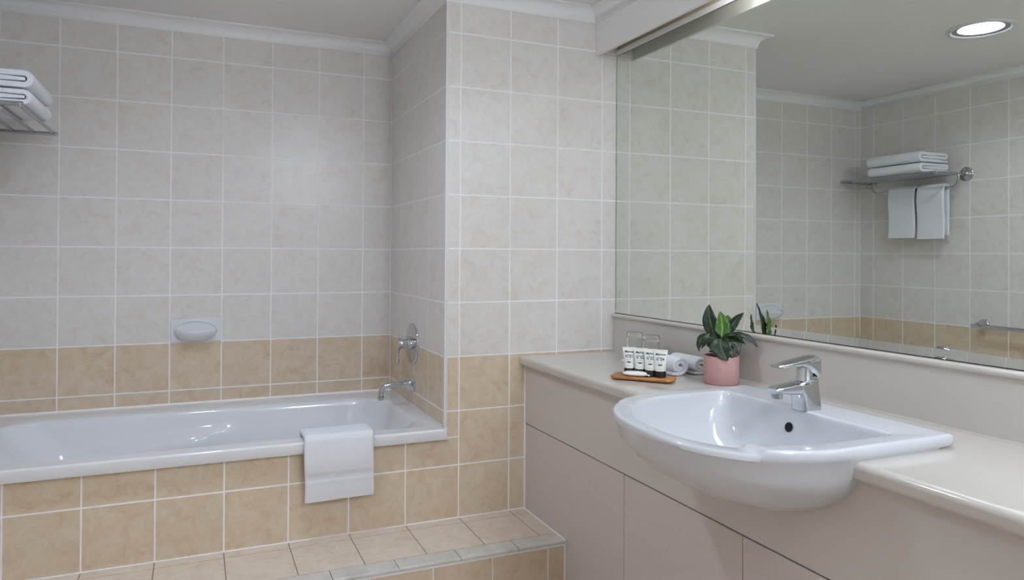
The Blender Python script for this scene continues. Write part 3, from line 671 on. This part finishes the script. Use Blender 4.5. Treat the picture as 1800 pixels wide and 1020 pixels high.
LV = [
    (px(1262, 588, 0.010), px(1241, 566, 0.030), px(1246, 531, 0.045), 0.045, (-0.25, 0.05, -1), 'leaf', 0.2),
    (px(1267, 592, 0.0), px(1272, 570, 0.008), px(1265, 542, 0.010), 0.042, (0.15, 0.1, -1), 'leaf_bright', 0.25),
    (px(1281, 583, 0.015), px(1284, 562, 0.022), px(1307, 544, 0.025), 0.028, (0.3, 0.1, -1), 'leaf', 0.3),
    (px(1267, 593, -0.005), px(1254, 590, -0.012), px(1251, 570, -0.015), 0.028, (-0.3, 0.1, -1), 'leaf', 0.25),
    (px(1260, 592, -0.01), px(1224, 578, -0.02), px(1228, 614, -0.03), 0.028, (-0.45, 0.75, -0.7), 'leaf', 0.3),
    (px(1267, 590, -0.02), px(1262, 602, -0.045), px(1279, 626, -0.058), 0.060, (-0.15, 0.35, -1), 'leaf', 0.22),
    (px(1277, 588, 0.0), px(1308, 575, -0.012), px(1331, 602, -0.028), 0.031, (0.3, 0.9, -0.55), 'leaf', 0.25),
    (px(1281, 592, -0.01), px(1296, 590, -0.020), px(1297, 617, -0.03), 0.034, (0.35, 0.5, -0.9), 'leaf', 0.25),
    (px(1283, 595, 0.02), px(1300, 590, 0.030), px(1309, 602, 0.03), 0.024, (0.4, 0.8, -0.5), 'leaf', 0.25),
    (px(1262, 597, 0.0), px(1240, 590, 0.015), px(1233, 612, 0.02), 0.026, (-0.5, 0.6, -0.7), 'leaf', 0.3),
    (px(1268, 590, -0.01), px(1280, 581, -0.015), px(1294, 584, -0.012), 0.020, (0.1, 1.0, -0.35), 'leaf', 0.3),
    (px(1262, 625, 0.0), px(1252, 612, -0.01), px(1246, 615, -0.015), 0.016, (-0.3, 0.8, -0.5), 'leaf', 0.3),
    (px(1268, 597, 0.03), px(1276, 575, 0.05), px(1279, 550, 0.055), 0.054, (0.3, 0.0, 1), 'leaf_bright', 0.2),
    (px(1272, 596, -0.012), px(1290, 600, -0.03), px(1287, 622, -0.045), 0.032, (0.3, 0.6, -0.8), 'leaf', 0.25),
    (px(1264, 596, 0.02), px(1250, 580, 0.045), px(1240, 586, 0.05), 0.028, (-0.4, 0.7, -0.2), 'leaf', 0.25),
    (px(1258, 612, 0.0), px(1243, 598, 0.0), px(1246, 607, -0.01), 0.020, (-0.5, 0.5, -0.7), 'leaf', 0.3),
]
for a, b_, c_, w_, f_, m_, cu_ in LV: leaf('leaf', a, b_, c_, w_ * 1.14, f_, M[m_], cu_)
for a in (0, 1, 2, 4, 5, 6, 7, 8, 9): 
    bs = LV[a][0]
    MB().tube([pt(0.002 * (a - 4), 0.074, 0.0), pt(bs[0] * 0.4, 0.5 * (0.074 + bs[1]), bs[2] * 0.4), pt(*bs)], 0.0017, 8).build('stem', M['stem'], pp)

# ------------------------------------------------------------------ bamboo tray, toiletry tubes, soap
TA = math.atan2(-0.75, 0.66)
tr = empty('bamboo_tray', (0.574, -0.622, ZT), TA); tag(tr, 'small rounded bamboo tray carrying toiletry tubes on the counter', 'tray')
prof2 = [(x, y) for x, y, z in rrect(-0.098, 0.098, -0.042, 0.042, 0.022, 0, 6, 6)]
top = [(x, y * (1 - 0.10 * math.exp(-(x / 0.04) ** 2))) for x, y in prof2]
ins = [(x * 0.975, y * 0.95) for x, y in top]
MB().loft([[(x * 0.96, y * 0.92, 0.003) for x, y in top], [(x, y, 0.006) for x, y in top], [(x, y, 0.0105) for x, y in top], [(x, y, 0.013) for x, y in ins]]).build('board', M['wood'], tr, angle=50)
for sx in (-0.08, 0.08): MB().box(sx - 0.008, sx + 0.008, -0.03, 0.03, 0.0, 0.0035).build('foot', M['wood'], tr, False)
ZTRAY = ZT + 0.0131

def text_mesh(body, size, shear=0.0, bold=0.0, sx=1.0):
    cu = bpy.data.curves.new('txt', 'FONT'); cu.body = body; cu.size = size; cu.align_x = 'CENTER'; cu.align_y = 'CENTER'; cu.shear = shear; cu.offset = bold; cu.resolution_u = 3
    o = bpy.data.objects.new('txt', cu); C.objects.link(o)
    bpy.context.view_layer.update()
    me = bpy.data.meshes.new_from_object(o.evaluated_get(bpy.context.evaluated_depsgraph_get()))
    bpy.data.objects.remove(o); bpy.data.curves.remove(cu)
    vs = [(v.co.x * sx, v.co.y) for v in me.vertices]; fs = [tuple(p.vertices) for p in me.polygons]
    bpy.data.meshes.remove(me); return vs, fs
TH_ = 0.0845; CAP = 0.020
def tsec(z):
    f = sstep(0.0, 1.0, (z - CAP) / (TH_ - CAP))
    g = (z - CAP) / (TH_ - CAP)
    return lerp(0.0168, 0.0222, g), max(0.0009, 0.0168 * math.cos(min(1.0, g / 0.93) * PI / 2) ** 0.85 if g < 0.93 else 0.0009)
def on_tube(x, z):
    a, b_ = tsec(z); q = max(0.0, 1 - (x / a) ** 2)
    return -(b_ * math.sqrt(q)) - 0.00035
def tube_thing(loc, ang, num, label):
    t = empty('toiletry_tube', loc, ang); tag(t, label, 'tube', 'toiletry tubes on the tray')
    MB().lathe([(0.0160, 0.0), (0.0168, 0.001), (0.0168, CAP - 0.001), (0.0162, CAP)], (0, 0, 0), (0, 0, 1), 28).build('cap', M['cap'], t, angle=50)
    loops = []
    for i in range(25):
        z = lerp(CAP, TH_, i / 24); a, b_ = tsec(z)
        loops.append([(a * math.cos(2 * PI * k / 32), b_ * math.sin(2 * PI * k / 32), z) for k in range(32)])
    body_ = MB().loft(loops).build('body', M['tube_white'], t, angle=60)
    def put(name, vf, zc, mat):
        vs, fs = vf
        mb = MB().add([(x, on_tube(x, zc + z), zc + z) for x, z in vs], fs); mb.build(name, mat, body_, False)
    put('brand_lettering', text_mesh('Melrose', 0.0100, 0.35, 0.00026, 0.93), 0.0705, M['ink'])
    put('number_lettering', text_mesh('N\u00b0' + num, 0.0150, 0.0, 0.00030, 0.60), 0.0560, M['ink'])
    dash = [(-0.0072 + 0.0024 * k_ + dx, dz) for k_ in range(6) for dx, dz in ((0, -0.0008), (0.0019, -0.0008), (0.0019, 0.0008), (0, 0.0008))]
    put('small_print', (dash, [tuple(range(4 * k_, 4 * k_ + 4)) for k_ in range(6)]), 0.0460, M['ink_grey'])
    n = 12; w = 0.0068
    top_ = [(lerp(-w, w, i / n), 0.0018) for i in range(n + 1)]; bot_ = [(lerp(-w, w, i / n), -0.0008 - 0.0016 * (1 - abs(2 * i / n - 1))) for i in range(n + 1)]
    put('chevron_mark', (top_ + bot_, [(i, i + 1, n + 2 + i, n + 1 + i) for i in range(n)]), 0.0390, M['ink'])
    bar = [(lerp(-w, w, i / n), 0.0003) for i in range(n + 1)] + [(lerp(-w, w, i / n), -0.0003) for i in range(n + 1)]
    put('fine_line', (bar, [(i, i + 1, n + 2 + i, n + 1 + i) for i in range(n)]), 0.0270, M['ink_grey'])
    return t
for (x, y), num, lab in [((0.5545, -0.5745), '301', 'white toiletry tube numbered 301 at the left end of tray'), ((0.5755, -0.6045), '302', 'white toiletry tube numbered 302, second from the left on tray'),
                         ((0.5910, -0.6370), '303', 'white toiletry tube numbered 303, third from the left on tray'), ((0.6080, -0.6640), '304', 'white toiletry tube numbered 304 at the right end of tray')]:
    tube_thing((x, y, ZTRAY), math.atan2(-0.62, 0.78), num, lab)

so = empty('wrapped_soap', (0.5485, -0.6185, ZTRAY), TA + 0.05); tag(so, 'small white paper-wrapped soap lying before the toiletry tubes', 'soap')
sl = []
for x, hw, hh in [(-0.040, 0.006, 0.0015), (-0.036, 0.013, 0.004), (-0.030, 0.0165, 0.0062), (-0.02, 0.0185, 0.0072), (0.0, 0.019, 0.0076), (0.02, 0.0185, 0.0072), (0.029, 0.0165, 0.0060), (0.034, 0.011, 0.0040)]:
    sl.append([(x, hw * math.cos(2 * PI * k / 20) + 0.001 * math.sin(k * 5 + x * 400), max(0.0003, 0.0078 + hh * math.sin(2 * PI * k / 20))) for k in range(20)])
MB().loft(sl).build('wrapper', M['wrap'], so, angle=70)
MB().loft([[(0.032, -0.006, 0.005), (0.032, 0.006, 0.005), (0.032, 0.006, 0.0085), (0.032, -0.006, 0.0085)], [(0.045, -0.014, 0.004), (0.045, 0.013, 0.006), (0.045, 0.013, 0.0066), (0.045, -0.014, 0.0048)]]).build('twisted_end', M['wrap'], so, False)

# ------------------------------------------------------------------ rolled face cloths
for cx, y0, y1, h, hw, lab, sd_ in [(0.728, -0.604, -0.468, 0.064, 0.038, 'rolled white face cloth lying right behind the toiletry tubes', 2), (0.8065, -0.610, -0.470, 0.060, 0.036, 'rolled white face cloth between the other roll and pink pot', 6)]:
    p = []
    for i in range(0, 84):
        a = math.radians(-100 + i * 9.5); f = i / 83
        r = lerp(1.0, 0.20, f); p.append((cx + hw * 0.83 * r * math.cos(a), ZT + h / 2 + h / 2 * 0.81 * r * math.sin(a)))
    p = [(cx - hw * 0.75 + hw * 0.1 * k, ZT + 0.0066) for k in range(6)] + p
    o = local(strip(p, 0.0128, y0, y1, 'y', 12, 0.0011, sd_, ends=0.8, skew=lambda q, a: 0.0), (cx, (y0 + y1) / 2, ZT)).build('rolled_face_cloth', M['terry'], angle=80)
    o.location = (cx, (y0 + y1) / 2, ZT); o['label'] = lab; o['category'] = 'cloth'; o['group'] = 'rolled face cloths'

# ------------------------------------------------------------------ inverted tumblers on coasters behind the tubes
for (x, y), lab in [((0.778, -0.268), 'upside-down clear tumbler behind the tubes, nearer the corner'), ((0.776, -0.375), 'upside-down clear tumbler behind the tubes, nearer the pot')]:
    g = empty('glass_tumbler', (x, y, ZT + 0.002)); tag(g, lab, 'glass', 'tumblers behind the tubes')
    MB().lathe([(0.0255, 0.0), (0.0275, 0.0), (0.0285, 0.02), (0.0285, 0.100), (0.0265, 0.104), (0.0, 0.105)][::1], (0, 0, 0.0006), (0, 0, 1), 32, False, False).add([], []).build('outer_wall', M['glass'], g)
    o = g.children[0]
    me = o.data
    bpy.data.objects.remove(o)
    MB().lathe([(0.0, 0.082), (0.0245, 0.0815), (0.0258, 0.076), (0.0258, 0.0), (0.0285, 0.0), (0.0290, 0.02), (0.0290, 0.099), (0.0270, 0.1035), (0.0, 0.104)], (0, 0, 0.0006), (0, 0, 1), 36, False, False).build('tumbler_body', M['glass'], g, angle=60)
for (x, y), lab in [((0.778, -0.268), 'thin white paper coaster under the tumbler nearer the corner'), ((0.776, -0.375), 'thin white paper coaster under the tumbler nearer the pot')]:
    o = MB().lathe([(0.046, 0.0), (0.047, 0.0008), (0.046, 0.0018), (0.0, 0.0018)], (0, 0, 0), (0, 0, 1), 40, True, False).build('paper_coaster', M['wrap']); o.location = (x, y, ZT + 0.0004); tag(o, lab, 'coaster', 'coasters')

# ------------------------------------------------------------------ ceiling downlights
def downlight(x, y, label):
    d = empty('ceiling_downlight', (x, y, ZC)); tag(d, label, 'downlight', 'recessed ceiling downlights')
    MB().lathe([(0.130, -0.0002), (0.130, -0.004), (0.124, -0.0085), (0.112, -0.009), (0.106, -0.004), (0.104, -0.0008)], (0, 0, 0), (0, 0, 1), 56, False, False).build('trim_ring', M['trimw'], d)
    MB().lathe([(0.106, -0.004), (0.098, -0.0015), (0.086, -0.001), (0.085, 0.055)], (0, 0, 0), (0, 0, 1), 56, False, False).build('reflector', M['chrome_dull'], d)
    MB().lathe([(0.083, 0.050), (0.080, 0.040), (0.05, 0.036), (0.0, 0.035)], (0, 0, 0), (0, 0, 1), 48, True, False).build('diffuser', M['lamp'], d)
    for a in (0.6, 0.6 + PI): MB().lathe([(0.004, 0), (0.004, -0.003), (0.0, -0.0035)], (0.118 * math.cos(a), 0.118 * math.sin(a), -0.008), (0, 0, 1), 10, True, False).build('clip_screw', M['chrome_dull'], d)
    return d
downlight(*DL[0], 'round glowing recessed ceiling downlight reflected at the top of mirror')
od = empty('added_fill_globe', (0.22, -2.70, ZC)); tag(od, 'round opal globe added as unseen fill light behind the camera', 'fill light')  # invented lamp, brightens the ceiling and upper walls
MB().lathe([(0.060, 0.0), (0.060, -0.014), (0.012, -0.020), (0.012, -0.055), (0.040, -0.060), (0.040, -0.075)], (0, 0, 0), (0, 0, 1), 32).build('fill_globe_mount', M['trimw'], od)
MB().lathe([(0.14 * math.sin(math.radians(a)), -0.200 - 0.14 * math.cos(math.radians(a))) for a in range(0, 166, 11)], (0, 0, 0), (0, 0, 1), 40, False, False).build('globe', M['fill_globe'], od)

# area light added as fill in the invented doorway behind the camera
ld = bpy.data.lights.new('doorway_fill_light', 'AREA'); ld.shape = 'RECTANGLE'; ld.size = 0.84; ld.size_y = 2.0; ld.energy = DOOR_FILL; ld.color = (0.82, 0.89, 1.0)
lo_ = bpy.data.objects.new('doorway_fill_light', ld); C.objects.link(lo_); lo_.location = (-0.525, YREAR - 0.05, 0.23); lo_.rotation_euler = (PI / 2, 0, 0)
